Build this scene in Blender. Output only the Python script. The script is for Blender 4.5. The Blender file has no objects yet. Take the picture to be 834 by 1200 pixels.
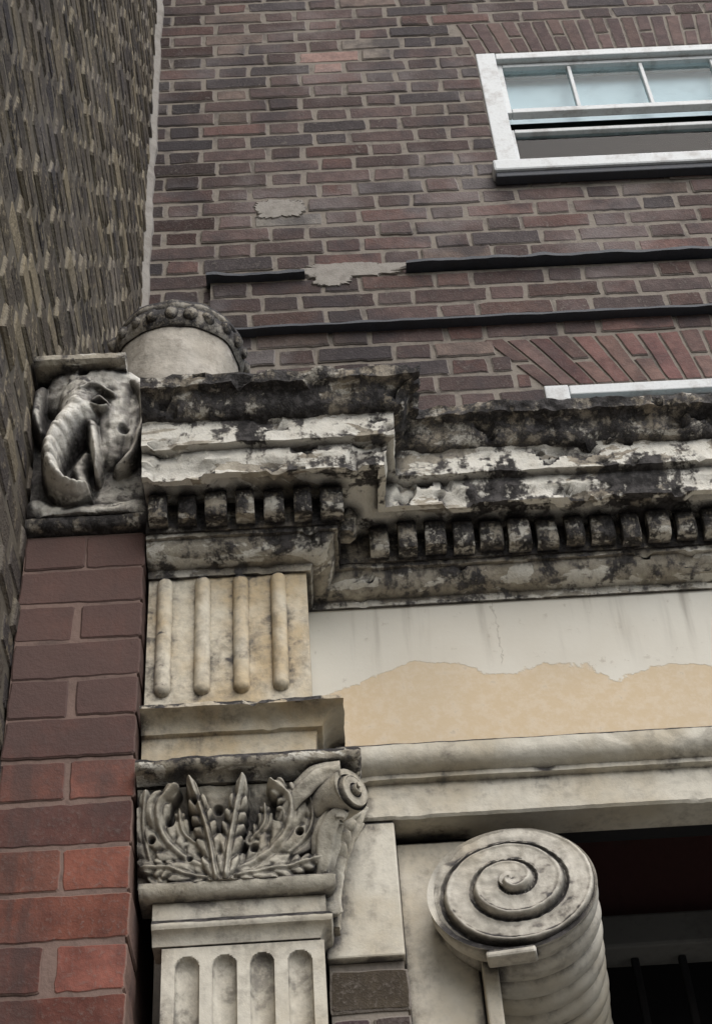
import bpy, math, random
import numpy as np
from mathutils import Vector, Matrix, noise
random.seed(7)
H = 1.6           # eye height; heights below are given above eye level
scene = bpy.context.scene
scene.view_settings.view_transform = 'Standard'
scene.view_settings.look = 'None'
scene.view_settings.exposure = 0

# ---------------------------------------------------------------- helpers
def empty(name):
    o = bpy.data.objects.new(name, None)
    scene.collection.objects.link(o)
    return o

def mk(name, verts, faces, mat, parent=None, smooth=None, cols=None):
    me = bpy.data.meshes.new(name)
    me.from_pydata([tuple(v) for v in verts], [], [tuple(f) for f in faces])
    me.update()
    if cols is not None:
        ca = me.color_attributes.new('Col', 'FLOAT_COLOR', 'POINT')
        ca.data.foreach_set('color', np.array(cols, dtype=np.float32).ravel())
    if mat: me.materials.append(mat)
    o = bpy.data.objects.new(name, me)
    scene.collection.objects.link(o)
    if parent: o.parent = parent
    if smooth is not None:
        me.polygons.foreach_set('use_smooth', [True]*len(me.polygons))
        me.set_sharp_from_angle(angle=math.radians(smooth))
    return o

def box(name, x0, x1, y0, y1, z0, z1, mat, parent=None, bev=0.002, seg=2):
    v = [(x0,y0,z0),(x1,y0,z0),(x1,y1,z0),(x0,y1,z0),(x0,y0,z1),(x1,y0,z1),(x1,y1,z1),(x0,y1,z1)]
    f = [(0,3,2,1),(4,5,6,7),(0,1,5,4),(1,2,6,5),(2,3,7,6),(3,0,4,7)]
    o = mk(name, v, f, mat, parent)
    if bev:
        m = o.modifiers.new('b','BEVEL'); m.width = bev; m.segments = seg
    return o

def nz(x,y,z,s=1.0):
    return noise.noise(Vector((x*s,y*s,z*s)))

# ---------------------------------------------------------------- materials
def newmat(name):
    m = bpy.data.materials.new(name); m.use_nodes = True
    nt = m.node_tree; nt.nodes.clear()
    out = nt.nodes.new('ShaderNodeOutputMaterial')
    b = nt.nodes.new('ShaderNodeBsdfPrincipled')
    nt.links.new(b.outputs[0], out.inputs[0])
    return m, nt, b

class G:
    def __init__(s, nt):
        s.nt = nt
        s.tc = nt.nodes.new('ShaderNodeTexCoord').outputs['Object']
    def link(s, a, b): s.nt.links.new(a, b)
    def put(s, sock, v):
        if isinstance(v, bpy.types.NodeSocket): s.nt.links.new(v, sock)
        else: sock.default_value = v
    def noise(s, scale, detail=6, rough=.6, stretch=None, dist=0, off=None):
        n = s.nt.nodes.new('ShaderNodeTexNoise')
        n.inputs['Scale'].default_value = scale; n.inputs['Detail'].default_value = detail
        n.inputs['Roughness'].default_value = rough; n.inputs['Distortion'].default_value = dist
        src = s.tc
        if stretch or off:
            mp = s.nt.nodes.new('ShaderNodeMapping')
            if stretch: mp.inputs['Scale'].default_value = stretch
            if off: mp.inputs['Location'].default_value = off
            s.link(src, mp.inputs[0]); src = mp.outputs[0]
        s.link(src, n.inputs['Vector'])
        return n.outputs[0]
    def math(s, op, a, b=0.0, c=None, clamp=False):
        n = s.nt.nodes.new('ShaderNodeMath'); n.operation = op; n.use_clamp = clamp
        s.put(n.inputs[0], a); s.put(n.inputs[1], b)
        if c is not None: s.put(n.inputs[2], c)
        return n.outputs[0]
    def ramp(s, v, a, b, lo=0.0, hi=1.0):
        n = s.nt.nodes.new('ShaderNodeMapRange'); n.interpolation_type = 'SMOOTHSTEP'
        s.put(n.inputs['Value'], v)
        n.inputs['From Min'].default_value = a; n.inputs['From Max'].default_value = b
        n.inputs['To Min'].default_value = lo; n.inputs['To Max'].default_value = hi
        return n.outputs[0]
    def mix(s, f, a, b, mode='MIX'):
        n = s.nt.nodes.new('ShaderNodeMix'); n.data_type = 'RGBA'; n.blend_type = mode
        s.put(n.inputs[0], f)
        for i, v in ((6, a), (7, b)):
            if isinstance(v, tuple): v = (v[0], v[1], v[2], 1)
            s.put(n.inputs[i], v)
        return n.outputs[2]
    def bump(s, h, strength, dist, bsdf):
        n = s.nt.nodes.new('ShaderNodeBump')
        n.inputs['Strength'].default_value = strength; n.inputs['Distance'].default_value = dist
        s.link(h, n.inputs['Height']); s.link(n.outputs[0], bsdf.inputs['Normal'])
    def z(s):
        n = s.nt.nodes.new('ShaderNodeSeparateXYZ'); s.link(s.tc, n.inputs[0]); return n.outputs

def stone(name, clean=(.6,.56,.47), stain=(.42,.34,.22), soot=(.026,.024,.023), amount=0.0, scale=7,
          up=.25, ao=.5, aod=.02, bump=.5, stainamt=.5, hard=.04, rough=.8, flake=0, w2=.27, greyamt=.6, fthr=.50):
    m, nt, b = newmat(name); g = G(nt)
    n1 = g.noise(scale, 7, .72, dist=.3)
    n2 = g.noise(scale*7, 4, .7)
    st = g.noise(scale*4, 4, .6, stretch=(1,1,.12))
    n3 = g.noise(scale*.8, 4, .6, off=(3.1,1.7,9))
    v = g.math('MULTIPLY', n1, .77-w2)
    v = g.math('MULTIPLY_ADD', n2, w2, v)
    v = g.math('MULTIPLY_ADD', st, .23, v)
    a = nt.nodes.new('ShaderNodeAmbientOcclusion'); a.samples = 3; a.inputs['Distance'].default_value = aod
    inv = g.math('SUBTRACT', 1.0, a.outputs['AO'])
    v = g.math('MULTIPLY_ADD', inv, ao*.35, v)  # ambient occlusion pushes creases and recesses toward the dark colour
    geo = nt.nodes.new('ShaderNodeNewGeometry')
    sx = nt.nodes.new('ShaderNodeSeparateXYZ'); nt.links.new(geo.outputs['Normal'], sx.inputs[0])
    upz = g.math('MAXIMUM', sx.outputs[2], 0.0)
    v = g.math('MULTIPLY_ADD', upz, up, v)
    v = g.math('ADD', v, amount)
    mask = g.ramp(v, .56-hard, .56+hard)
    c = g.mix(g.math('MULTIPLY', g.ramp(n3, .42, .66), stainamt), clean, stain)
    c = g.mix(g.ramp(n2, .35, .75, 0, .35), c, tuple(x*.55 for x in clean))
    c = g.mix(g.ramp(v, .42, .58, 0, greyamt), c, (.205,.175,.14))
    if flake:
        # white paint flakes with crisp edges lying over the dirty stone
        fn_ = g.noise(scale*1.6, 6, .62, dist=.6, off=(2,8,4), stretch=(.55,1,1.5))
        fl = g.ramp(fn_, fthr, fthr+.012)
        keep = g.math('MULTIPLY', fl, g.ramp(v, .54, .60, 1, 0))
        wcol = g.mix(g.ramp(n2,.4,.7,0,.4), (.80,.77,.68), (.62,.56,.45))
        c = g.mix(g.math('MULTIPLY', keep, flake), c, wcol)
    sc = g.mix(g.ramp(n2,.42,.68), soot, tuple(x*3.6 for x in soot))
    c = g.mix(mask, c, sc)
    g.link(c, b.inputs['Base Color'])
    b.inputs['Roughness'].default_value = rough
    b.inputs['Specular IOR Level'].default_value = .25
    hh = g.math('MULTIPLY_ADD', n2, .6, n1)
    g.bump(hh, bump, .006, b)
    return m

def brickmat(name, mortar=(.3,.27,.22), smear=.5, bump=.6, grime=None, gz=(0,1), spec=.2, speck=0, big=.45, bloom=.28, fine=.6, streak=0):
    m, nt, b = newmat(name); g = G(nt)
    at = nt.nodes.new('ShaderNodeAttribute'); at.attribute_name = 'Col'
    n1 = g.noise(35, 5, .7); n2 = g.noise(140, 3, .7); n0 = g.noise(3.2, 6, .65)
    n5 = g.noise(11, 6, .7, off=(1,2,3))
    c = g.mix(g.ramp(n1,.35,.7,0,fine), at.outputs['Color'], (0.45,0.45,0.47), 'MULTIPLY')
    c = g.mix(g.ramp(n5,.45,.65,0,.5), c, (0.48,0.46,0.48), 'MULTIPLY')
    c = g.mix(g.ramp(n2,.5,.72,0,.25), c, (.30,.26,.23))
    if speck:
        c = g.mix(g.ramp(n1,.52,.62,0,speck), c, (.34,.28,.18))
    e = g.math('SUBTRACT', 1.0, at.outputs['Alpha'])
    e = g.math('MULTIPLY_ADD', n1, 1.1, e)
    e = g.math('MULTIPLY_ADD', n5, .5, e)
    mm = g.ramp(e, 1.25-smear*.35, 1.45-smear*.2)
    c = g.mix(g.math('MULTIPLY', mm, .85), c, mortar)
    c = g.mix(g.ramp(n0, .46, .64, 0, big), c, (.055,.048,.05))
    n4 = g.noise(2.1, 5, .6, off=(7,3,2))
    c = g.mix(g.ramp(n4, .52, .70, 0, bloom), c, (.28,.255,.245))
    if streak:
        s1 = g.noise(16, 5, .65, stretch=(1,1,.1))
        c = g.mix(g.ramp(s1, .48, .66, 0, streak), c, (.07,.05,.045))
    if grime:
        zz = g.z()[2]
        k = g.ramp(g.math('MULTIPLY_ADD', n0, .35, zz), gz[0], gz[1])
        c = g.mix(g.math('MULTIPLY', k, grime[3]), c, grime[:3])
    g.link(c, b.inputs['Base Color'])
    b.inputs['Roughness'].default_value = .85; b.inputs['Specular IOR Level'].default_value = spec
    g.bump(g.math('MULTIPLY_ADD', n2, .5, n1), bump, .006, b)
    return m

def plain(name, col, rough=.7, var=.4, scale=12, bump=.2, dark=(.05,.045,.04), spec=.3):
    m, nt, b = newmat(name); g = G(nt)
    n1 = g.noise(scale, 6, .65); n2 = g.noise(scale*8, 3, .6)
    c = g.mix(g.math('MULTIPLY', g.ramp(n1,.45,.72), var), col, dark)
    c = g.mix(g.ramp(n2,.45,.8,0,.3), c, tuple(x*.6 for x in col))
    g.link(c, b.inputs['Base Color']); b.inputs['Roughness'].default_value = rough
    b.inputs['Specular IOR Level'].default_value = spec
    g.bump(g.math('MULTIPLY_ADD', n2, .5, n1), bump, .004, b)
    return m

M_crown  = stone('stone_crown', clean=(.40,.36,.29), amount=.088, scale=10, up=.2, ao=.4, bump=1.0, flake=.5, fthr=.53)
M_corn   = stone('stone_cornice', clean=(.58,.53,.43), stain=(.44,.37,.26), amount=.026, scale=7, up=.3, ao=1.0, bump=.8, hard=.028, flake=1.0, w2=.2, fthr=.45)
M_bed    = stone('stone_bed_mould', clean=(.50,.46,.37), stain=(.40,.34,.24), amount=.030, scale=9, up=.3, ao=.9, bump=.9, hard=.035, flake=.7, w2=.24, fthr=.52)
M_dent   = stone('stone_dentil', clean=(.48,.44,.36), amount=.055, scale=14, up=.3, ao=.5, bump=.9, flake=.6)
M_block  = stone('stone_block', clean=(.70,.64,.51), stain=(.56,.43,.25), amount=-.055, scale=8, up=.35, ao=.5, stainamt=.85, bump=.4, hard=.03)
M_arch   = stone('stone_architrave', clean=(.66,.62,.52), stain=(.49,.42,.30), amount=-.062, scale=7, up=.6, ao=.8, aod=.03, bump=.4, stainamt=.7)
M_cap    = stone('stone_capital', clean=(.60,.56,.46), stain=(.43,.37,.27), amount=-.07, scale=9, up=.1, ao=1.1, aod=.025, bump=.6, hard=.06, stainamt=.7)
M_corb   = stone('stone_corbel', clean=(.66,.63,.57), stain=(.46,.42,.35), amount=-.012, scale=9, up=.1, ao=1.1, aod=.04, bump=.8, flake=.7, fthr=.47)
M_urn    = stone('stone_urn', clean=(.52,.48,.41), stain=(.42,.37,.29), amount=-.04, scale=8, up=.2, ao=.7, bump=.6)
M_rim    = stone('stone_urn_rim', clean=(.38,.36,.31), amount=.045, scale=18, up=.25, ao=.6, bump=.7)
M_scroll = stone('painted_scroll', clean=(.66,.62,.53), stain=(.52,.45,.33), amount=-.068, scale=6, up=.35, ao=1.0, aod=.018, bump=.35, hard=.05, stainamt=.75)
M_lead   = plain('lead', (.06,.065,.075), .6, .4, 20, .4)
M_wood   = plain('white_paint', (.62,.64,.63), .45, .6, 14, .25, dark=(.28,.25,.22))
M_cement = plain('cement', (.32,.295,.26), .9, .55, 25, .6, dark=(.16,.14,.12))
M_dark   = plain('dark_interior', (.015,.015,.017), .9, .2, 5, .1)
M_maroon = plain('maroon_board', (.10,.045,.042), .8, .5, 7, .2)
M_greybm = plain('grey_beam', (.16,.16,.15), .8, .4, 9, .2)
M_mort_u = plain('mortar_upper', (.245,.215,.18), .95, .7, 14, .6, dark=(.08,.07,.064))
M_mort_s = plain('mortar_side', (.14,.12,.09), .95, .6, 12, .6, dark=(.05,.045,.04))
M_mort_p = plain('mortar_pier', (.21,.145,.12), .95, .6, 14, .5, dark=(.07,.052,.048))
M_bu = brickmat('brick_upper', mortar=(.25,.22,.19), smear=1.1, big=.75, bloom=.4)
M_bs = brickmat('brick_side', mortar=(.25,.215,.155), smear=1.0, bump=1.0, speck=.7, big=.55)
M_bp = brickmat('brick_pier', mortar=(.22,.15,.12), smear=.7, bump=.3, grime=(.115,.075,.065,.85), gz=(H+1.15+.17,H+1.7+.17), big=.55, bloom=.2, streak=.6)
M_ba = brickmat('brick_arch', mortar=(.27,.235,.205), smear=.9, bump=.4, big=.4)

# frieze: white paint flaking off an ochre coat
def frieze_mat():
    m, nt, b = newmat('frieze_paint'); g = G(nt)
    n1 = g.noise(4.2, 8, .62); n2 = g.noise(40, 5, .7); n3 = g.noise(2.2, 2, .5, off=(5.6,0,2))
    o = g.z(); z = o[2]
    v = g.math('MULTIPLY_ADD', n1, -.15, z)
    v = g.math('MULTIPLY_ADD', n3, -.24, v)
    mask = g.ramp(v, H+1.602-.193, H+1.606-.193)
    white = g.mix(g.ramp(n1,.4,.7,0,.5), (.70,.67,.58), (.61,.56,.46))
    ochre = g.mix(g.ramp(n2,.4,.7), (.60,.47,.30), (.66,.55,.40))
    c = g.mix(mask, ochre, white)
    drip = g.noise(26, 4, .6, stretch=(1,1,.08))
    k = g.math('MULTIPLY', g.ramp(drip,.50,.75), g.ramp(z, H+1.58, H+1.80, 0, .7))
    c = g.mix(k, c, (.22,.19,.15))
    c = g.mix(g.ramp(n2,.60,.70,0,.4), c, (.30,.25,.18))
    c = g.mix(g.ramp(n3,.45,.7,0,.3), c, (.42,.37,.28))
    w1 = g.noise(9, 5, .75)
    d = g.math('ABSOLUTE', g.math('SUBTRACT', g.math('MULTIPLY_ADD', w1, .05, o[0]), .325))
    cr = g.math('MULTIPLY', g.ramp(d, .0003, .0012, .5, 0), g.ramp(z, H+1.64, H+1.65))
    c = g.mix(cr, c, (.3,.26,.2))
    g.link(c, b.inputs['Base Color']); b.inputs['Roughness'].default_value = .7
    hh = g.math('MULTIPLY_ADD', mask, .5, g.math('MULTIPLY', n2, .3))
    hh = g.math('MULTIPLY_ADD', n1, .8, hh)
    g.bump(hh, .4, .004, b)
    return m
M_frieze = frieze_mat()

# ---------------------------------------------------------------- bricks
class Bricks:
    def __init__(s): s.v=[]; s.f=[]; s.c=[]
    def add(s, quad, to3, depth, col, ch=.005, jit=.002, out=0.0, sub=0, rag=.0016):
        cx = sum(q[0] for q in quad)/4; cz = sum(q[1] for q in quad)/4
        q = [(a+random.uniform(-jit,jit), b+random.uniform(-jit,jit)) for a,b in quad]
        tu, tz = random.uniform(-1,1)*jit*4, random.uniform(-1,1)*jit*6
        if sub:
            r=[]
            for i in range(4):
                (a0,b0),(a1,b1)=q[i],q[(i+1)%4]
                L=math.hypot(a1-a0,b1-b0); n=max(2,int(L/sub))
                k=min(.3,.0028/L)
                for t in [k]+[j/n for j in range(1,n)]+[1-k]:
                    r.append((a0+(a1-a0)*t+random.gauss(0,rag)*.8, b0+(b1-b0)*t+random.gauss(0,rag)*.8))
            q=r
        n=len(q); base = len(s.v)
        for (a,b) in q: s.v.append(to3(a,b,-depth)); s.c.append((*col,0))
        for (a,b) in q: s.v.append(to3(a,b,out-ch+ (a-cx)*tu+(b-cz)*tz)); s.c.append((*col,0.0))
        hu=max(abs(a-cx) for a,b in q); hv=max(abs(b-cz) for a,b in q)
        k = ch*1.3
        for (a,b) in q:
            aa = cx+(a-cx)*(1-k/hu); bb = cz+(b-cz)*(1-k/hv)
            s.v.append(to3(aa,bb,out+(a-cx)*tu+(b-cz)*tz)); s.c.append((*col,1.0))
        for r in (0,n):
            for i in range(n):
                j=(i+1)%n
                s.f.append((base+r+i, base+r+j, base+r+n+j, base+r+n+i))
        s.f.append(tuple(base+2*n+i for i in range(n)))
    def build(s, name, mat, parent): return mk(name, s.v, s.f, mat, parent, cols=s.c)

def wall(name, to3, u0, u1, h0, n, mat, parent, colfn, depth=.03, mort=.011, jit=.002, outj=.002,
         holes=(), bond='flemish', ch=.005, start=0.0, sub=0):
    B = Bricks(); S, HD = .215, .1025
    for r in range(n):
        z0 = h0 + r*.075; z1 = z0+.075-mort
        zm = (z0+z1)/2
        if bond=='flemish': seq=[S,HD]; u = u0-(.0 if r%2 else .16)-start
        else: seq=[HD]; u = u0-(.0 if r%2 else .05)
        u += random.uniform(-.006,.006); i = 0
        while u < u1-.01:
            L = seq[i%len(seq)]; i += 1
            a, b = max(u,u0), min(u+L, u1); u += L+mort
            segs=[(a,b)]
            for (ha,hb,hz0,hz1) in holes:
                if hz0 < zm < hz1:
                    ns=[]
                    for (p,q) in segs:
                        if q<=ha or p>=hb: ns.append((p,q)); continue
                        if p<ha: ns.append((p,ha))
                        if q>hb: ns.append((hb,q))
                    segs=ns
            for (p,q) in segs:
                if q-p<.022: continue
                c = colfn((p+q)/2, zm)
                o = max(-.0015,min(.006,random.gauss(0,outj)))
                B.add([(p,z0),(q,z0),(q,z1),(p,z1)], to3, depth, c, ch, jit, o, sub if p<2.0 else 0)
    return B.build(name, mat, parent)

# ================================================================= BRICK HOUSE
house = empty('brick_house')
YW = 3.10
XS = -.475
WX0, WX1 = .68, 1.86
WZ0 = 4.47
def to_front(Y): return lambda u,h,d: (u, Y-d, H+h)
def col_up(u,h):
    if .02<u<.22 and 5.16<h<5.32 : return (.38,.25,.21)
    if .20<u<.34 and 5.22<h<5.36 : return (.28,.24,.20)
    if -.14<u<.03 and 4.24<h<4.42 : return (.25,.23,.195)
    t = random.random()
    k = random.uniform(.65,1.2)
    if t<.60: c=(.132,.092,.083)
    elif t<.77: c=(.165,.098,.084)
    elif t<.93: c=(.088,.073,.072)
    else: c=(.20,.15,.125)
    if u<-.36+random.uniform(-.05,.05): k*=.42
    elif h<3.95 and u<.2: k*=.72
    return tuple(x*k for x in c)
HB = 3.72-24*.075
holes = [(WX0,WX1,WZ0,5.22),(WX0,WX1,2.0,3.42),
         (2.9,4.1,WZ0,5.22),(2.9,4.1,2.0,3.42)]
arch_holes=[]
for (a0,a1) in ((WX0,WX1),(2.9,4.1)):
    for (zb,nc,s1) in ((3.42,3,.045),(5.22,3,.018)):
        for k in range(nc):
            s = s1*(k+.7)
            arch_holes.append((a0-s,a1+s,zb+k*.075,zb+(k+1)*.075))
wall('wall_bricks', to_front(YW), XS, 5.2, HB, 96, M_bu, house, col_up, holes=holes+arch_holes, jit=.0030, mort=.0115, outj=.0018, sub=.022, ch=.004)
def mortar_sheet():
    xs=[XS,WX0,WX1,2.9,4.1,5.2]; zs=[-1.6,2.0,3.42,WZ0,5.22,9.2]
    v=[];f=[]
    for z in zs:
        for x in xs: v.append((x,YW+.0038,H+z))
    for j in range(5):
        for i in range(5):
            if i in (1,3) and j in (1,3): continue
            a=j*6+i; f.append((a,a+1,a+7,a+6))
    return mk('wall_mortar', v, f, M_mort_u, house)
mortar_sheet()
for nm,(a,b,zb,hh) in {'arch_lower':(WX0,WX1,3.42,.222),'arch_upper':(WX0,WX1,5.22,.223),
                    'arch_lower_far':(2.9,4.1,3.42,.222),'arch_upper_far':(2.9,4.1,5.22,.223)}.items():
    B=Bricks(); n=int(round((b-a)/.052)); xc=(a+b)/2; up_=zb>5; sk=.15 if not up_ else .05
    for i in range(n):
        xa=a+(b-a)*i/n+.003; xb=a+(b-a)*(i+1)/n-.005
        f=lambda x:(x-xc)/((b-a)/2)*sk
        parts=[(0,.97)] if i%3 else [(0,.47),(.51,1)]
        for (p,q) in parts:
            t=random.uniform(.75,1.2); c=random.choice([(.21,.115,.10),(.19,.10,.09),(.18,.115,.10),(.24,.15,.125)])
            if up_: c=random.choice([(.150,.100,.090),(.14,.095,.088),(.165,.11,.095)])
            B.add([(xa+f(xa)*p,zb+hh*p+.002),(xb+f(xb)*p,zb+hh*p+.002),(xb+f(xb)*q,zb+hh*q-.004),(xa+f(xa)*q,zb+hh*q-.004)],
              to_front(YW),.03,tuple(x*t for x in c),.003,.0012,.001,.03,.0012)
    B.build(nm,M_ba,house)

def col_band(u,h):
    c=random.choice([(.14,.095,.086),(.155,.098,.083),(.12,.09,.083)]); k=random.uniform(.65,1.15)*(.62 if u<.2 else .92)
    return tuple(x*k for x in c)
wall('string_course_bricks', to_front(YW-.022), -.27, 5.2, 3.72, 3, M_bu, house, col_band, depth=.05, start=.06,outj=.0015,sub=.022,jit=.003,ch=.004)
mk('string_course_mortar',[(-.268,YW-.0182,H+3.715),(5.2,YW-.0182,H+3.715),(5.2,YW-.0182,H+3.944),(-.268,YW-.0182,H+3.944),(-.268,YW,H+3.715),(-.268,YW,H+3.944)],[(0,1,2,3),(4,0,3,5)],M_mort_u,house)
def strip(name, x0,x1, y0,y1, zf, th, mat, parent, n=60, amp=.006, seed=0, sag=0):
    v=[];f=[]
    for i in range(n+1):
        t=i/n; x=x0+(x1-x0)*t
        dz=nz(x,seed,1,5)*amp+nz(x,seed,4,22)*amp*.5+ sag*(4*t*(1-t))
        dy=nz(x,seed,9,9)*amp
        th_=th*(1+.6*nz(x,seed,3,14))
        for (y,z) in ((y0+dy,zf+dz),(y0+dy,zf+dz+th_),(y1,zf+dz+th*1.8),(y1,zf+dz)):
            v.append((x,y,H+z))
    for i in range(n):
        for k in range(4):
            a=i*4+k;b=i*4+(k+1)%4; f.append((a,b,b+4,a+4))
    f+= [(0,1,2,3),(n*4,n*4+3,n*4+2,n*4+1)]
    return mk(name,v,f,mat,parent)
strip('lead_flashing_right', .33,5.2, YW-.055,YW+.002, 3.951,.012, M_lead,house,240,.008,3,.0)
strip('lead_flashing_left', -.28,.02, YW-.048,YW+.002, 3.940,.012, M_lead,house,60,.008,8)
strip('string_underside_shade', -.27,5.2, YW-.034,YW+.002, 3.702,.009, M_lead,house,300,.004,12)  # dark strip added as the shadow line beneath the projecting course
def blob(name, cx,cz,rx,rz,Y,mat,parent,seed,proud=.004):
    v=[(cx,Y-proud,H+cz)];f=[];n=140
    for k,(s,d) in enumerate(((.94,proud),(1.0,-.004))):
        for i in range(n):
            a=2*math.pi*i/n; c_,s_=math.cos(a),math.sin(a)
            r=1+.30*nz(c_*1.6,s_*1.6,seed,1)+.24*nz(c_*5,s_*5,seed,1)+.20*nz(c_*15,s_*15,seed,1)
            ca=math.copysign(abs(c_)**.6,c_); sa=math.copysign(abs(s_)**.6,s_)
            v.append((cx+rx*ca*r*s, Y-d, H+cz+rz*sa*r*s))
    for i in range(n):
        j=(i+1)%n; f.append((0,1+i,1+j)); f.append((1+i,1+n+i,1+n+j,1+j))
    return mk(name,v,f,mat,parent)
blob('cement_patch_a', .17,3.968,.16,.032,YW-.024,M_cement,house,2,.002)
blob('cement_patch_b', .10,3.93,.06,.035,YW-.0245,M_cement,house,5,.002)
blob('cement_patch_c', -.055,4.33,.075,.050,YW-.002,M_cement,house,9,.001)

# sash windows
M_glass,nt,b = newmat('window_glass'); g=G(nt)
out=[n for n in nt.nodes if n.type=='OUTPUT_MATERIAL'][0]
tr=nt.nodes.new('ShaderNodeBsdfTransparent'); tr.inputs[0].default_value=(.84,.93,.95,1)
gl=nt.nodes.new('ShaderNodeBsdfGlossy'); gl.inputs['Roughness'].default_value=.05; gl.inputs['Color'].default_value=(.6,.6,.6,1)
fr=nt.nodes.new('ShaderNodeFresnel'); fr.inputs[0].default_value=1.45
mx=nt.nodes.new('ShaderNodeMixShader'); k=g.math('MULTIPLY',fr.outputs[0],.55)
nt.links.new(k,mx.inputs[0]);nt.links.new(tr.outputs[0],mx.inputs[1]);nt.links.new(gl.outputs[0],mx.inputs[2]);nt.links.new(mx.outputs[0],out.inputs[0])
M_blind = plain('roller_blind',(.78,.84,.86),.8,.6,2,.05,dark=(.50,.60,.63))
M_room = plain('room_dark_green',(.06,.085,.078),.8,.3,3,.05)
def window(x0,x1,z0,z1,nm,simple=False):
    F=empty(nm); F.parent=house
    Y=YW
    fw=.07
    box('jamb_l',x0,x0+fw,Y-.003,Y+.10,H+z0,H+z1,M_wood,F,.004)
    box('jamb_r',x1-fw,x1,Y-.003,Y+.10,H+z0,H+z1,M_wood,F,.004)
    box('head',x0+fw+.001,x1-fw-.001,Y-.001,Y+.10,H+z1-.04,H+z1-.001,M_wood,F,.004)
    box('sill',x0-.025,x1+.03,Y-.045,Y+.10,H+z0-.04,H+z0+.020,M_wood,F,.008)
    box('sill_drip',x0-.02,x1+.02,Y-.035,Y,H+z0-.065,H+z0-.041,M_lead,F,.004)
    a,b_=x0+fw+.002,x1-fw-.002
    top=z1-.042; bot=z0+.022
    mid=bot+(top-bot)*.54 if not simple else (bot+top)/2
    lowtop = mid-.055 if not simple else mid+.03
    for tag,(p,q,yy) in {'upper':(mid,top,Y+.022),'lower':(bot-.02,lowtop,Y+.055)}.items():
        rb=.026
        box(tag+'_stile_l',a,a+.02,yy,yy+.03,H+p,H+q,M_wood,F,.003)
        box(tag+'_stile_r',b_-.02,b_,yy,yy+.03,H+p,H+q,M_wood,F,.003)
        box(tag+'_rail_b',a+.021,b_-.021,yy-.001,yy+.03,H+p,H+p+rb,M_wood,F,.003)
        box(tag+'_rail_t',a+.021,b_-.021,yy-.001,yy+.03,H+q-.020,H+q,M_wood,F,.003)
        if tag=='upper' or simple:
            for i in range(1,4):
                xx=a+(b_-a)*i/4
                box(tag+'_bar%d'%i,xx-.007,xx+.007,yy+.003,yy+.025,H+p+rb+.001,H+q-.021,M_wood,F,.003)
        mk(tag+'_glass',[(a,yy+.016,H+p),(b_,yy+.016,H+p),(b_,yy+.016,H+q),(a,yy+.016,H+q)],[(0,1,2,3)],M_glass,F)
    mk('blind',[(a,Y+.088,H+mid+.03),(b_,Y+.088,H+mid+.03),(b_,Y+.088,H+top+.03),(a,Y+.088,H+top+.03)],[(0,1,2,3)],M_blind,F)
    v=[(x0,Y+.11,H+z0-.1),(x1,Y+.11,H+z0-.1),(x1,Y+.11,H+z1+.3),(x0,Y+.11,H+z1+.3),
       (x0,Y+1.2,H+z0-.1),(x1,Y+1.2,H+z0-.1),(x1,Y+1.2,H+z1+.3),(x0,Y+1.2,H+z1+.3)]
    mk('room',v,[(4,5,6,7),(0,1,5,4),(3,2,6,7),(0,4,7,3),(1,5,6,2)],M_room,F)
    return F
window(WX0,WX1,WZ0,5.22,'sash_window_first')
window(WX0,WX1,2.15,3.42,'sash_window_ground',True)
window(2.9,4.1,WZ0,5.22,'sash_window_third')
window(2.9,4.1,2.15,3.42,'sash_window_fourth',True)

box('lead_roof',-.26,5.2,2.02,YW-.01,H+1.95,H+2.03,M_lead,house,.003)
box('house_body',XS,5.2,YW+1.4,YW+5,0,H+9.2,M_mort_u,house,0)
box('parapet_coping',XS,5.2,YW-.05,YW+.35,H+9.2,H+9.3,M_cement,house,.01)

# ================================================================= NEIGHBOUR WALL
side = empty('neighbouring_brick_wall')
def col_side(u,h):
    t=random.random();k=random.uniform(.6,1.3)
    if t<.45: c=(.115,.096,.072)
    elif t<.74: c=(.17,.14,.098)
    elif t<.88: c=(.26,.215,.14)
    else: c=(.065,.056,.048)
    return tuple(x*k for x in c)
to_side=lambda u,h,d:(XS+d, 3.08-u, H+h)
wall('side_bricks', to_side, 0.0, 5.6, -1.57, 142, M_bs, side, col_side, jit=.006, outj=.0024, ch=.006, mort=.012,bond='header',depth=.02, sub=.03)
mk('side_mortar',[(XS-.003,3.08,0),(XS-.003,-2.55,0),(XS-.003,-2.55,H+9.1),(XS-.003,3.08,H+9.1)],[(0,1,2,3)],M_mort_s,side)
v=[];f=[]
n=160
for i in range(n+1):
    z=2.6+6.6*i/n; w=.018+.008*nz(0,0,z,6)+.005*nz(0,3,z,25)
    v+=[(XS-.01,YW-w-.02,H+z),(XS+w,YW-w*.6,H+z),(XS+w+.004,YW+.01,H+z)]
for i in range(n):
    for k in range(2):
        a=i*3+k; f.append((a,a+1,a+4,a+3))
mk('corner_cement_fillet',v,f,M_cement,side)

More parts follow.
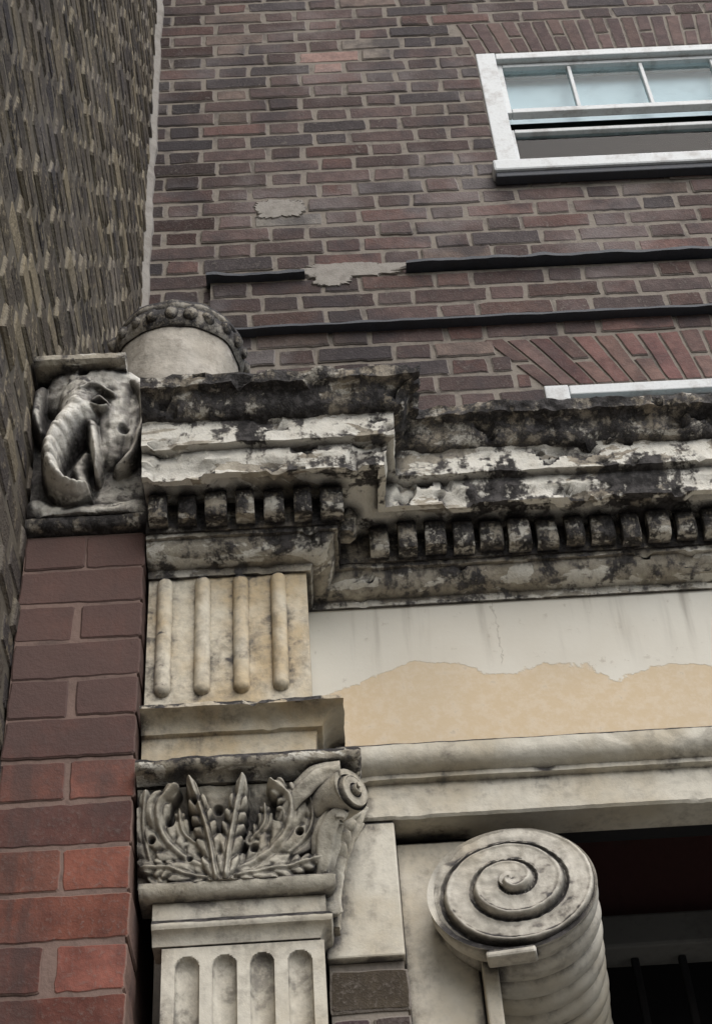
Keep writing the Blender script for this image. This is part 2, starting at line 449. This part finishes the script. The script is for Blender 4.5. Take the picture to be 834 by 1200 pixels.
# ================================================================= SWEPT MOULDINGS
def dens(pr, step=.004):
    out=[pr[0]]
    for a,b in zip(pr[:-1],pr[1:]):
        L=math.hypot(b[0]-a[0],b[1]-a[1]); n=max(1,int(L/step))
        for i in range(1,n+1): out.append((a[0]+(b[0]-a[0])*i/n,a[1]+(b[1]-a[1])*i/n))
    return out
def arc(p0,p1,bulge,n=8):
    mx_,my_=(p0[0]+p1[0])/2,(p0[1]+p1[1])/2
    dx,dy=p1[0]-p0[0],p1[1]-p0[1]
    cx,cy=mx_-dy*bulge,my_+dx*bulge
    return [((1-t)**2*p0[0]+2*t*(1-t)*cx+t*t*p1[0],(1-t)**2*p0[1]+2*t*(1-t)*cy+t*t*p1[1]) for t in [i/n for i in range(1,n+1)]]
def sweep(name, path, prof, mat, parent, amp=.0015, chip=0., step=.006, smooth=35, pstep=.004, seed=0, bigamp=0):
    prof=dens(prof,pstep)
    dirs=[]
    for a,b in zip(path[:-1],path[1:]):
        L=math.hypot(b[0]-a[0],b[1]-a[1]); dirs.append(((b[0]-a[0])/L,(b[1]-a[1])/L))
    outs=[(d[1],-d[0]) for d in dirs]
    mit=[outs[0]]
    for a,b in zip(outs[:-1],outs[1:]):
        mit.append((a[0]+b[0],a[1]+b[1]) if abs(a[0]*b[0]+a[1]*b[1])<.5 else a)
    mit.append(outs[-1])
    v=[];f=[];cols=0
    for s,(a,b) in enumerate(zip(path[:-1],path[1:])):
        L=math.hypot(b[0]-a[0],b[1]-a[1]); n=max(1,int(L/step))
        for i in range(n+1):
            if s>0 and i==0: continue
            t=i/n; o=outs[s]
            for (p,h) in prof:
                x=(a[0]+mit[s][0]*p)*(1-t)+(b[0]+mit[s+1][0]*p)*t
                y=(a[1]+mit[s][1]*p)*(1-t)+(b[1]+mit[s+1][1]*p)*t
                q=nz(x+seed,y,h,28)*amp+nz(x+seed,y,h,90)*amp*.8+nz(x+seed,y,h*.3,7)*bigamp
                c=nz(x*1+seed,y,h,19)+.35*nz(x+seed,y,h,60)
                ch=-min(1,max(0,c-.34)*9)*chip*.55
                hz=nz(x+seed,y+4,h,22)*amp+ (nz(x+seed,y,7,5))*bigamp
                w=max(0,min(1,p/.02)) 
                v.append((x+o[0]*(q+ch)*w,y+o[1]*(q+ch)*w,H+h+hz*w+ch*.4*w))
            cols+=1
    m=len(prof)
    for i in range(cols-1):
        for k in range(m-1):
            a=i*m+k; f.append((a,a+1,a+m+1,a+m))
    f.append(tuple(range(m))); f.append(tuple((cols-1)*m+k for k in reversed(range(m))))
    return mk(name,v,f,mat,parent,smooth)
XL,XR=-.272,-.012
YP,YF=2.00,2.10
XE=2.7
path=[(XL,YP),(XR,YP),(XR,YF),(XE,YF)]
corn=empty('stone_cornice')
K=.012
bed=[(-.03,1.768+K),(.006,1.768+K),(.010,1.780+K)]+arc((.010,1.780+K),(.048,1.812+K),-.35)+[(.054,1.813+K),(.054,1.826+K),(-.03,1.83+K)]
sweep('bed_mould',path,bed,M_bed,corn,amp=.0026,chip=.014,bigamp=.001,seed=1)
sweep('dentil_back',path,[(-.03,1.834),(.058,1.834),(.058,1.900),(-.03,1.900)],M_crown,corn,amp=.001,seed=2)
cor=[(-.03,1.894),(.125,1.894),(.125,1.886),(.137,1.886)]+arc((.137,1.886),(.142,1.915),.2,5)+[(.142,1.934),(.156,1.938),(.158,1.987),(.162,1.992),(-.03,1.997)]
sweep('corona',path,cor,M_corn,corn,amp=.0026,chip=.016,bigamp=.001,seed=3)
crn=[(-.03,1.988),(.160,1.988)]+arc((.160,1.988),(.180,2.010),-.3,5)+arc((.180,2.010),(.205,2.030),.35,5)+[(.208,2.050),(.19,2.062),(.10,2.068),(-.10,2.070)]
sweep('crown_cyma',path,crn,M_crown,corn,amp=.0055,chip=.032,bigamp=.005,seed=4)
def dentil(x,y,w,ax):
    j=lambda s=.0018: random.uniform(-s,s)
    w2=w/2+j(.0026)
    h0=1.838+j(.004); h1=1.894+j(.001)
    d=.034+j(.005)
    pr=[(0,h0+.002),(d-.008,h0),(d-.002,h0+.006),(d,h0+.02),(d+.001,h1-.014),(d-.004,h1-.005),(d-.010,h1)]
    v=[];f=[]
    ws=[-w2,-w2+.004,w2-.004,w2]
    for k,s in enumerate(ws):
        ins=.004 if k in (0,3) else 0
        for (p,h) in pr:
            pp=max(0,p-ins)+j(.0016)
            v.append((x+s,y-.058-pp,H+h) if ax=='x' else (x+.058+pp,y+s,H+h))
    m=len(pr)
    for i in range(3):
        for k in range(m-1): a=i*m+k; f.append((a,a+1,a+m+1,a+m))
    f.append(tuple(range(m)));f.append(tuple(3*m+k for k in reversed(range(m))))
    return v,f
V=[];F=[]
def addm(v,f):
    b=len(V);V.extend(v);F.extend([tuple(i+b for i in q) for q in f])
x=XL+.022
while x<XR+.058+.02: addm(*dentil(x,YP,.034,'x')); x+=.0475
addm(*dentil(XR,YP+.035-.05,.034,'y'))
x=XR+.125
while x<XE-.02:
    addm(*dentil(x,YF,.036,'x')); x+=.0475
mk('dentils',V,F,M_dent,corn,50)

# ---- entablature (frieze + architrave)
ent=empty('stone_entablature')
mk('frieze_panel',[(XR-.01,YF,H+1.40),(XE,YF,H+1.40),(XE,YF,H+1.80),(XR-.01,YF,H+1.80)],[(0,1,2,3)],M_frieze,ent)
pr=[(-.02,1.482),(.012,1.478),(.018,1.472)]+arc((.018,1.472),(.05,1.459),.4,6)+[(.056,1.457),(.056,1.450)]+arc((.056,1.450),(.036,1.422),.35,7)+[(.03,1.420),(.03,1.412),(.018,1.410),(.018,1.354),(.014,1.350),(-.05,1.350)]
sweep('architrave',[(XR+.03,YF),(XE,YF)],pr,M_arch,ent,amp=.0012,chip=.004,seed=9)
box('wall_core',XR-.2,XE,YF+.03,YW-.3,H+1.72,H+1.95,M_cement,ent,0)

# ================================================================= PILASTER
pil=empty('fluted_pilaster')
def relief(name, x0,x1,h0,h1,nx,nzz,fn,y0,mat,parent,axis='y',back=.05,smooth=60):
    xs=np.linspace(x0,x1,nx); hs=np.linspace(h0,h1,nzz)
    X,Z=np.meshgrid(xs,hs); D=fn(X,Z)
    D=D.copy(); D[0,:]=-back;D[-1,:]=-back;D[:,0]=-back;D[:,-1]=-back
    X[:,0]=X[:,1];X[:,-1]=X[:,-2];Z[0,:]=Z[1,:];Z[-1,:]=Z[-2,:]
    if axis=='y': P=np.stack([X,y0-D,H+Z],-1)
    else: P=np.stack([y0+D,X,H+Z],-1)
    v=P.reshape(-1,3).tolist(); f=[]
    for j in range(nzz-1):
        for i in range(nx-1):
            a=j*nx+i; f.append((a,a+1,a+nx+1,a+nx))
    return mk(name,v,f,mat,parent,smooth)
def rough(X,Z,s1,a1,s2,a2):
    return np.array([nz(a,b,3,s1)*a1+nz(a,b,5,s2)*a2 for a,b in zip(X.ravel(),Z.ravel())]).reshape(X.shape)
bx0,bx1=XL,XR
def rods(X,Z):
    D=np.zeros_like(X)
    for i in range(4):
        xi=bx0+.028+i*.0615; r=.0128
        zc=np.clip(Z,1.552,1.766); d=np.hypot(X-xi,Z-zc)
        D=np.where(d<r, 1.0*np.sqrt(np.maximum(0,r*r-d*d))+.002, D)
    return D+rough(X,Z,35,.0018,90,.0009)
relief('frieze_block',bx0,bx1,1.490,1.786,280,240,rods,YP,M_block,pil,back=.14)
box('block_right_return',XR-.05,XR-.001,YP+.003,YF+.03,H+1.36,H+1.785,M_block,pil,.002)
p2=[(XL,YP),(XR,YP),(XR,YF+.02)]
pr=[(-.04,1.505),(.010,1.503)]+arc((.010,1.503),(.040,1.494),.3,4)+[(.044,1.492),(.046,1.484)]+arc((.046,1.484),(.012,1.460),-.45,7)+[(.004,1.458),(.002,1.450),(-.002,1.372),(-.04,1.37)]
sweep('block_base_mould',p2,pr,M_block,pil,amp=.0016,chip=.008,seed=11)
pr=[(-.04,1.386),(.055,1.384)]+arc((.055,1.384),(.066,1.374),.4,4)+arc((.066,1.374),(.054,1.362),.4,4)+arc((.054,1.362),(.035,1.352),-.3,4)+[(-.04,1.350)]
sweep('abacus',p2,pr,M_bed,pil,amp=.0016,chip=.006,seed=12)

def strokes_fn(strokes, base=None, holes=(), soft=0):
    def fn(X,Z):
        D=np.zeros_like(X) if base is None else base(X,Z)
        B=D.copy(); R=np.zeros_like(X)
        for st in strokes:
            for (a,b) in zip(st[:-1],st[1:]):
                ax,az,ar,ah=a; bx,bz,br,bh=b
                dx,dz=bx-ax,bz-az; L2=dx*dx+dz*dz+1e-12
                t=np.clip(((X-ax)*dx+(Z-az)*dz)/L2,0,1)
                d=np.hypot(X-ax-t*dx,Z-az-t*dz)
                r=ar+(br-ar)*t; h=ah+(bh-ah)*t
                R=np.maximum(R,h*np.maximum(0,1-(d/r)**2)**.6)
        D=B+R
        for (hx,hz_,hr,hd) in holes:
            d=np.hypot(X-hx,Z-hz_); D=D-hd*np.clip(1.3-d/hr,0,1)
        for j in range(soft):
            D=(D*2+np.roll(D,1,0)+np.roll(D,-1,0)+np.roll(D,1,1)+np.roll(D,-1,1))/6
        return D
    return fn
def smoothline(pts,n=5):
    out=[]
    P=[pts[0]]+list(pts)+[pts[-1]]
    for i in range(1,len(P)-2):
        for k in range(n):
            t=k/n
            q=[]
            for c in range(len(P[0])):
                p0,p1,p2_,p3=P[i-1][c],P[i][c],P[i+1][c],P[i+2][c]
                q.append(.5*((2*p1)+(-p0+p2_)*t+(2*p0-5*p1+4*p2_-p3)*t*t+(-p0+3*p1-3*p2_+p3)*t**3))
            out.append(tuple(q))
    out.append(pts[-1]); return out
mm=.001
def ln(pts): return [(a*mm,b*mm,c*mm,d*mm) for a,b,c,d in smoothline(pts,5)]
def shift(S,ox,oz): return [[(a+ox,b+oz,c,d) for a,b,c,d in s] for s in S]
# acanthus leaf: spine with a lobed outline, grooves sweeping forward from the midrib
def leaf(X,Z,ox,oz,pts,W,h0,h1,nl,lobe=.24,groove=.30,sweepk=.9):
    line=smoothline([(a*mm+ox,b*mm+oz) for a,b in pts],7)
    seg=[math.hypot(b[0]-a[0],b[1]-a[1]) for a,b in zip(line[:-1],line[1:])]; L=sum(seg)
    best=np.full(X.shape,9.0); T=np.zeros_like(X); acc=0
    for (a,b),l in zip(zip(line[:-1],line[1:]),seg):
        dx,dz=(b[0]-a[0]),(b[1]-a[1])
        t=((X-a[0])*dx+(Z-a[1])*dz)/(l*l+1e-12); tc=np.clip(t,0,1)
        ex,ez=X-a[0]-tc*dx,Z-a[1]-tc*dz; d=np.hypot(ex,ez)
        m=d<best; best=np.where(m,d,best); T=np.where(m,(acc+tc*l)/L,T); acc+=l
    s=best; W_=W*mm
    q=T-s*sweepk/L
    ph=q*nl+.25*np.sin(T*9+W)
    sc=np.abs(np.sin(np.pi*ph))
    env=np.sin(np.pi*np.clip(.16+.80*T,0,1))**.55
    w=W_*env*(1-lobe+lobe*sc)
    u=s/np.maximum(w,1e-6)
    inside=np.clip((1-u)/.14,0,1); inside=inside*inside*(3-2*inside)
    h=(h0+(h1-h0)*T**1.3)*mm
    prof=(.70+.30*np.sqrt(np.clip(1-u*u,0,1)))*(1-groove*(1-sc)**1.6*np.clip(u*1.6,0,1))
    rib=.14*np.exp(-(s/(W_*.12))**2)-.10*np.exp(-((s-W_*.22)/(W_*.08))**2)
    return inside*h*(prof+rib)
cx0=XL+.004; cz0=1.212
LEAVES=[ # spine pts, width, base height, tip height, lobes
 ([(30,4),(14,40),(6,84),(10,126)],22,10,22,4),
 ([(262,4),(264,44),(258,84),(262,124)],20,12,24,4),
 ([(96,2),(64,10),(34,22),(2,22)],19,18,18,5),
 ([(136,2),(176,8),(222,14),(266,24)],19,18,20,6),
 ([(98,14),(62,36),(34,66),(28,104),(52,126)],28,16,32,5),
 ([(140,14),(182,34),(212,66),(216,104),(190,126)],30,16,33,6),
 ([(84,50),(62,70),(58,98)],17,18,24,3),
 ([(158,54),(178,74),(180,100)],17,18,24,3),
 ([(212,34),(240,58),(248,90),(238,126)],20,16,28,4),
 ([(108,0),(101,45),(90,88),(74,132)],20,26,38,6),
 ([(122,0),(128,45),(138,88),(150,132)],20,27,39,6),
]
def capn(X,Z):
    B=.002+.040*np.clip((Z-1.212)/.14,0,1)**1.8
    R=np.zeros_like(X)
    for (pts,W,h0,h1,nl) in LEAVES:
        R=np.maximum(R,leaf(X,Z,cx0,cz0,pts,W,h0,h1,nl))
    D=B+R
    for (hx,hz_,hr,hd) in [(44,84,6,.018),(198,84,6,.018),(82,106,5,.014),(228,60,5,.016),(112,106,6,.012),(162,42,5,.012),(72,30,4,.010),(18,60,5,.014),(236,108,5,.014)]:
        d=np.hypot(X-cx0-hx*mm,Z-cz0-hz_*mm); D=D-hd*np.clip(1.3-d/(hr*mm),0,1)
    for j in range(5):
        D=(D*2+np.roll(D,1,0)+np.roll(D,-1,0)+np.roll(D,1,1)+np.roll(D,-1,1))/6
    return D+rough(X,Z,45,.0032,110,.0012)
relief('capital_leaves',XL,XR+.012,1.206,1.352,480,260,capn,YP+.012,M_cap,pil,back=.06)
def capside(X,Z):
    B=.004+.035*np.clip((Z-1.2)/.15,0,1)**1.8
    R=np.maximum(leaf(X,Z,YP,1.16,[(62,0),(58,60),(50,120),(44,186)],24,14,30,7),leaf(X,Z,YP,1.16,[(96,20),(98,80),(92,140),(86,186)],20,12,24,6))
    R=np.maximum(R,leaf(X,Z,YP,1.16,[(34,10),(30,50),(36,96)],14,16,22,4))
    D=B+R
    for j in range(3): D=(D*2+np.roll(D,1,0)+np.roll(D,-1,0)+np.roll(D,1,1)+np.roll(D,-1,1))/6
    return D+rough(X,Z,45,.002,110,.001)
relief('capital_side_leaves',YP+.028,YF+.03,1.155,1.352,140,240,capside,XR+.004,M_cap,pil,axis='x',back=.03)
def coil_drum(name,cx,cy,cz,R,length,ang,mat,parent,pitch=.4,stepf=.12,reeds=0,tilt=0,sgn=1,sz=1.0,taper=.10,rd=.008):
    nr,na=80,220; v=[];f=[]; pt=pitch*R
    for i in range(nr+1):
        r=R*(i/nr)
        for k in range(na):
            ph=2*math.pi*k/na
            t=(R-r)/pt+sgn*ph/(2*math.pi)
            fl=math.floor(t); fr_=t-fl
            hgt=(fl-sgn*ph/(2*math.pi))
            e=min(fr_/.16,1.0); hgt=hgt-1+ (e*e*(3-2*e))
            g_=-.30*math.exp(-((fr_-.0)/.07)**2)-.30*math.exp(-((fr_-1.0)/.07)**2)
            g_+= .12*math.exp(-((fr_-.2)/.06)**2)+.12*math.exp(-((fr_-.88)/.05)**2)
            hh=(hgt+g_)*stepf*R
            if r<.13*R: hh=max(hh,stepf*R*1.9)
            if i==nr: hh=-.004
            x_,z_=r*math.cos(ph),r*math.sin(ph)*sz
            if 0<i<nr: hh+=nz(x_,cx,z_,30)*.024*R+nz(x_,cx,z_,90)*.012*R
            v.append((x_,-hh,z_))
    for i in range(nr):
        for k in range(na):
            a=i*na+k;b=i*na+(k+1)%na; f.append((a,b,b+na,a+na))
    nl=120; base=len(v)
    for j in range(nl+1):
        s=j/nl
        rr=R
        if reeds: rr=R*(1-taper*s)-rd*(1-abs(math.sin(math.pi*reeds*s)))**1.5
        if j==0: rr=R
        for k in range(na):
            ph=2*math.pi*k/na
            r2=rr+(nz(math.cos(ph)*rr,length*s,math.sin(ph)*rr,25)*.002 if j else 0)
            v.append((r2*math.cos(ph),.002+length*s,r2*math.sin(ph)*sz))
    for j in range(nl):
        for k in range(na):
            a=base+j*na+k;b=base+j*na+(k+1)%na; f.append((a,b,b+na,a+na))
    for k in range(na):
        a=nr*na+k;b=nr*na+(k+1)%na; f.append((a,b,base+(k+1)%na,base+k))
    M=Matrix.Translation((cx,cy,cz))@Matrix.Rotation(ang,4,'Z')@Matrix.Rotation(tilt,4,'X')
    v=[tuple(M@Vector(q)) for q in v]
    return mk(name,v,f,mat,parent,45)
coil_drum('corner_volute',XR+.050,YP-.050,H+1.318,.033,.075,math.radians(46),M_cap,pil,.52,.24)
def tube(name,pts,mat,parent,seg=28,ribs=0):
    P=smoothline(pts,8); v=[];f=[]
    for i,p in enumerate(P):
        a=Vector(P[max(0,i-1)][:3]);b_=Vector(P[min(len(P)-1,i+1)][:3]); d=(b_-a).normalized()
        u=d.cross(Vector((0,1,.2))).normalized(); w=d.cross(u)
        for k in range(seg):
            t=2*math.pi*k/seg; rb=1+.14*math.cos(ribs*t) if ribs else 1
            q=Vector(p[:3])+(u*math.cos(t)*1.3+w*math.sin(t)*.7)*p[3]*rb
            q+=Vector((nz(q.x,q.y,q.z,60),nz(q.y,q.z,q.x,60),nz(q.z,q.x,q.y,60)))*.002
            v.append(tuple(q))
    for i in range(len(P)-1):
        for k in range(seg):
            a=i*seg+k;b_=i*seg+(k+1)%seg; f.append((a,b_,b_+seg,a+seg))
    f.append(tuple(range(seg)));f.append(tuple((len(P)-1)*seg+k for k in reversed(range(seg))))
    return mk(name,v,f,mat,parent,60)
tube('volute_stem',[(XR-.060,YP-.012,H+1.285,.006),(XR-.035,YP-.034,H+1.315,.011),(XR-.0,YP-.050,H+1.340,.013),(XR+.035,YP-.060,H+1.342,.011)],M_cap,pil,28,5)
tube('corner_leaf',[(XR-.0,YP+.006,H+1.212,.008),(XR+.006,YP-.006,H+1.240,.013),(XR+.012,YP-.022,H+1.265,.014),(XR+.026,YP-.038,H+1.283,.011),(XR+.038,YP-.044,H+1.276,.005)],M_cap,pil,28,6)
sx0,sx1=-.238,-.012
p3=[(XL+.004,YP+.012),(sx1+.0,YP+.012),(sx1+.0,YF+.02)]
sweep('capital_ledge',p3,[(-.04,1.212),(.016,1.211),(.020,1.206)]+arc((.020,1.206),(.006,1.190),.3,4)+[(-.04,1.188)],M_cap,pil,amp=.0014,chip=.007,seed=21)
p4=[(sx0-.012,YP+.02),(sx1,YP+.02),(sx1,YF+.02)]
pr=[(-.05,1.190),(.004,1.189),(.004,1.163),(.008,1.160)]+arc((.008,1.160),(.010,1.146),.5,5)+[(.004,1.144),(-.002,1.138),(-.006,1.128),(-.05,1.126)]
sweep('neck_mould',p4,pr,M_arch,pil,amp=.0012,chip=.004,seed=22)
def flutes(X,Z):
    D=np.zeros_like(X)
    for i in range(4):
        xi=sx0+.036+i*.0515; r=.0165
        zc=np.minimum(Z,1.095); d=np.hypot(X-xi,Z-zc)
        D=np.where(d<r,-.75*np.sqrt(np.maximum(0,r*r-d*d))-.002,D)
    return D
relief('shaft',sx0,sx1,.2,1.128,200,420,flutes,YP+.028,M_arch,pil,back=.12)
box('pilaster_base',sx0-.03,sx1+.02,YP-.02,YF+.02,.0,H+.2,M_arch,pil,.01)

# ================================================================= DOORCASE
door=empty('doorway_surround')
box('jamb_block',sx1+.001,.100,YF-.012,YF+.14,H+1.128,H+1.349,M_arch,door,.003)
wall('jamb_bricks', to_front(YF+.0), sx1+.003,.102, 1.125-.075*36,36,M_bu,door,lambda u,h: tuple(x*random.uniform(.6,.8) for x in (.13,.09,.078)),depth=.15,mort=.008,sub=.03,ch=.003)
box('jamb_core',sx1+.004,.098,YF+.005,YF+.15,0,H+1.127,M_mort_u,door,0)
box('inner_panel',.101,.207,YF+.03,YF+.55,0,H+1.335,M_scroll,door,.003)
box('panel_fillet',.208,.230,YF+.005,YF+.55,0,H+1.145,M_scroll,door,.003)
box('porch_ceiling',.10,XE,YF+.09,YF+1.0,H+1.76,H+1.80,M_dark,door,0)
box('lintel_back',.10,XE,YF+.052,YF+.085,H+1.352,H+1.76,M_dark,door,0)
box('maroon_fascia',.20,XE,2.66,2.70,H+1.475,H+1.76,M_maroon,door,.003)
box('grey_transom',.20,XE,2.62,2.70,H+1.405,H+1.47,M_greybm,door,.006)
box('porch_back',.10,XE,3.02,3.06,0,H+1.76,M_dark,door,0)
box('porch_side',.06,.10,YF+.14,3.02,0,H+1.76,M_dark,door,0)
for i in range(14):
    xx=.36+i*.085
    box('railing_bar_%d'%i,xx,xx+.014,2.66,2.674,0,H+1.404,M_dark,door,.003)
box('far_jamb',2.35,XE,YF+.0,YF+.4,0,H+1.349,M_arch,door,.004)

# ---- scroll console
scr=empty('scroll_bracket')
A=math.radians(9)
SC=(.257,2.045,H+1.200)
coil_drum('scroll_drum',SC[0],SC[1],SC[2],.122,.50,-A,M_scroll,scr,.36,.10,reeds=9,sz=.80,taper=.04,rd=.014)
def obox(name,x0,x1,y0,y1,z0,z1,mat,parent,bev=.003):
    o=box(name,x0,x1,y0,y1,z0,z1,mat,parent,bev)
    M=Matrix.Translation(SC)@Matrix.Rotation(-A,4,'Z')
    for vv in o.data.vertices: vv.co=M@vv.co
    return o
obox('scroll_tongue',-.048,.022,-.004,.03,-.106,-.094,M_scroll,scr,.004)

# ================================================================= BRICK PIER + CORBEL
pier=empty('brick_pier')
PX0,PX1=XS+.002,-.276
def col_pier(u,h):
    k=random.uniform(.65,1.2)
    c=random.choice([(.28,.105,.072),(.25,.095,.07),(.30,.125,.088),(.21,.09,.072)])
    return tuple(x*k for x in c)
B=Bricks()
r=0; zz=1.862
while zz>-1.6:
    z1=zz-.0055; z0=zz-.075
    segs=[(PX0,PX1)] if r%2 else [(PX0,(PX0+PX1)/2-.005+random.uniform(-.012,.006)),((PX0+PX1)/2+.003,PX1)]
    for (a,b_) in segs:
        B.add([(a,z0),(b_,z0),(b_,z1),(a,z1)],to_front(1.965),.10,col_pier(0,0),.0022,.0018,max(-.001,random.gauss(0,.0010)),.014,.0008)
    zz-=.075; r+=1
B.build('pier_bricks',M_bp,pier)
box('pier_mortar',PX0,PX1-.004,1.9672,2.30,0,H+1.86,M_mort_p,pier,0)
corb=empty('carved_elephant_corbel')
sweep('corbel_base',[(PX0,1.965),(PX1+.004,1.965),(PX1+.004,2.06)],[(-.03,1.862),(.004,1.862)]+arc((.004,1.862),(.022,1.876),-.4,5)+[(.022,1.882),(-.03,1.888)],M_crown,corb,amp=.002,seed=31)
# elephant head: domed forehead, eye, ear flap at the right, ringed trunk curling down and in, tusk
S=[]
S.append(ln([(46,268,40,30),(80,290,58,46),(130,285,60,44)]))
S.append(ln([(86,275,56,48),(84,235,46,58),(82,205,38,64)]))
S.append(ln([(135,250,50,38),(142,195,42,38),(132,140,34,30)]))
S.append(ln([(172,280,12,40),(190,250,13,48),(194,200,12,48),(186,150,12,44),(168,110,12,36),(150,96,10,26)]))
S.append(ln([(178,250,22,28),(178,200,24,30),(168,140,20,26)]))
trunk=smoothline([(82,225,38,62),(70,190,32,74),(52,150,26,82),(40,110,21,86),(42,74,17,84),(60,44,14,78),(84,32,11,70),(100,38,8,60)],14)
tr_=[]
for i,(a,b,c,d) in enumerate(trunk):
    k=.5+.5*math.cos(i*2*math.pi/7+1.2*nz(i*.2,1,2))
    tr_.append((a*mm,b*mm,c*mm*(.96+.04*k),d*mm*(.96+.04*k)))
S.append(tr_)
S.append(ln([(104,178,15,48),(110,140,12,56),(116,104,9,58),(116,76,5,52)]))
S.append(ln([(106,222,8,60),(118,227,8,60),(130,221,7,52)])); S.append(ln([(104,212,5,58),(118,207,5,58),(131,213,5,52)]))
S.append(ln([(84,246,10,62),(112,256,10,58),(142,240,9,48)]))
S.append(ln([(12,272,16,34),(4,235,16,44),(8,195,13,44),(18,170,10,36)]))
S.append(ln([(15,24,24,22),(60,6,26,22),(120,6,26,22),(190,14,24,22)]))
S.append(ln([(96,120,14,30),(84,90,16,32),(92,64,14,30)]))
fx0=PX0; fz0=1.886
hol=[(fx0+86*mm,fz0+298*mm,7*mm,.03),(fx0+158*mm,fz0+172*mm,8*mm,.012)]
fn1=strokes_fn(shift(S,fx0,fz0),lambda X,Z:.004+.03*np.clip((Z-1.88)/.3,0,1),hol,5)
relief('elephant_head',PX0,PX1+.006,1.884,2.195,240,340,lambda X,Z:fn1(X,Z)+rough(X,Z,30,.0055,80,.0028),1.968,M_corb,corb,back=.12)
box('corbel_side_core',PX0+.002,PX1+.002,2.0,2.16,H+1.885,H+2.19,M_crown,corb,.004)
sweep('corbel_abacus',[(PX0,1.965),(-.312,1.965)],[(-.12,2.190),(.088,2.190),(.096,2.196),(.096,2.208),(.084,2.216),(-.12,2.220)],M_bed,corb,amp=.002,chip=.01,seed=33)

# ================================================================= URN
urn=empty('stone_urn')
UX,UY,UZ=-.240,2.06,-.060
def lathe(name,pr,mat,parent,na=72,amp=.0015):
    v=[];f=[]
    pr=dens(pr,.006)
    for (r,h) in pr:
        for k in range(na):
            a=2*math.pi*k/na; rr=r*.93+nz(r*math.cos(a),r*math.sin(a),h,25)*amp
            v.append((UX+rr*math.cos(a),UY+rr*math.sin(a),H+h+UZ))
    for j in range(len(pr)-1):
        for k in range(na):
            a=j*na+k;b=j*na+(k+1)%na; f.append((a,b,b+na,a+na))
    return mk(name,v,f,mat,parent,50)
lathe('bowl',[(.0,2.09),(.07,2.09),(.07,2.12),(.05,2.14),(.05,2.16),(.085,2.18),(.105,2.22),(.117,2.30),(.123,2.38),(.125,2.43),(.10,2.44),(0,2.44)],M_urn,urn,amp=.004)
lathe('rim',[(.120,2.425),(.128,2.424),(.134,2.430),(.138,2.445),(.137,2.462),(.130,2.475),(.134,2.480),(.130,2.495),(.11,2.505),(.07,2.53),(.02,2.545),(0,2.545)],M_rim,urn,amp=.005)
V=[];F=[]
for i in range(22):
    if i in (3,): continue
    a=2*math.pi*(i+.5+random.uniform(-.06,.06))/22; cx=UX+.127*math.cos(a); cy=UY+.127*math.sin(a)
    n1,n2=8,12; b=len(V); s=random.uniform(.75,1.1)
    for j in range(n1+1):
        th_=math.pi*j/n1
        for k in range(n2):
            ph=2*math.pi*k/n2
            lx=.0125*s*math.sin(th_)*math.cos(ph); ly=.0135*s*math.sin(th_)*math.sin(ph); lz=.017*s*math.cos(th_)
            q=nz(cx+lx,cy+ly,lz,70)*.003
            V.append((cx+lx*math.cos(a)-ly*math.sin(a)+q,cy+lx*math.sin(a)+ly*math.cos(a)+q,H+2.450+UZ+lz+q))
    for j in range(n1):
        for k in range(n2):
            p=b+j*n2+k;q=b+j*n2+(k+1)%n2; F.append((p,q,q+n2,p+n2))
mk('rim_beads',V,F,M_rim,urn,60)

# ================================================================= GROUND
M_pave=plain('paving',(.24,.23,.21),.9,.4,4,.3); M_road=plain('asphalt',(.05,.05,.052),.9,.3,8,.3)
M_kerb=plain('kerb_granite',(.26,.25,.24),.85,.3,20,.3)
mk('ground',[(-400,-400,-.12),(400,-400,-.12),(400,400,-.12),(-400,400,-.12)],[(0,1,2,3)],M_road)
box('pavement',-8,12,-1.2,3.2,-.11,0,M_pave,None,0)
box('kerb',-8,12,-1.34,-1.205,-.11,.003,M_kerb,None,.01)

# ================================================================= LIGHT
w=bpy.data.worlds.new('World'); scene.world=w; w.use_nodes=True
nt=w.node_tree; bg=nt.nodes['Background']
sky=nt.nodes.new('ShaderNodeTexSky'); sky.sky_type='NISHITA'; sky.sun_disc=False
EL,AZ=math.radians(48),math.radians(158)
sky.sun_elevation=EL; sky.sun_rotation=AZ; sky.dust_density=2; sky.air_density=1.0; sky.ozone_density=1.5
nt.links.new(sky.outputs[0],bg.inputs[0]); bg.inputs[1].default_value=.15
ld=bpy.data.lights.new('sun','SUN'); ld.energy=3.2; ld.angle=math.radians(70); ld.color=(1,.975,.94)
lo=bpy.data.objects.new('sun',ld); scene.collection.objects.link(lo)
sd=Vector((math.sin(AZ)*math.cos(EL),math.cos(AZ)*math.cos(EL),math.sin(EL)))
lo.rotation_euler=sd.to_track_quat('Z','Y').to_euler()

# ================================================================= CAMERA
cd=bpy.data.cameras.new('camera'); cam=bpy.data.objects.new('camera',cd); scene.collection.objects.link(cam)
scene.camera=cam
cd.sensor_fit='VERTICAL'; cd.sensor_height=36; cd.lens=57; cd.clip_start=.05; cd.clip_end=2000
th,ps,ro=math.radians(43.7),math.radians(2.2),math.radians(4.56)
Fv=Vector((math.sin(ps)*math.cos(th),math.cos(ps)*math.cos(th),math.sin(th)))
R0=Vector((math.cos(ps),-math.sin(ps),0)); U0=R0.cross(Fv)
R=R0*math.cos(ro)-U0*math.sin(ro); U=U0*math.cos(ro)+R0*math.sin(ro)
cam.matrix_world=Matrix(((R.x,U.x,-Fv.x,0),(R.y,U.y,-Fv.y,0),(R.z,U.z,-Fv.z,H),(0,0,0,1)))
print('OK')
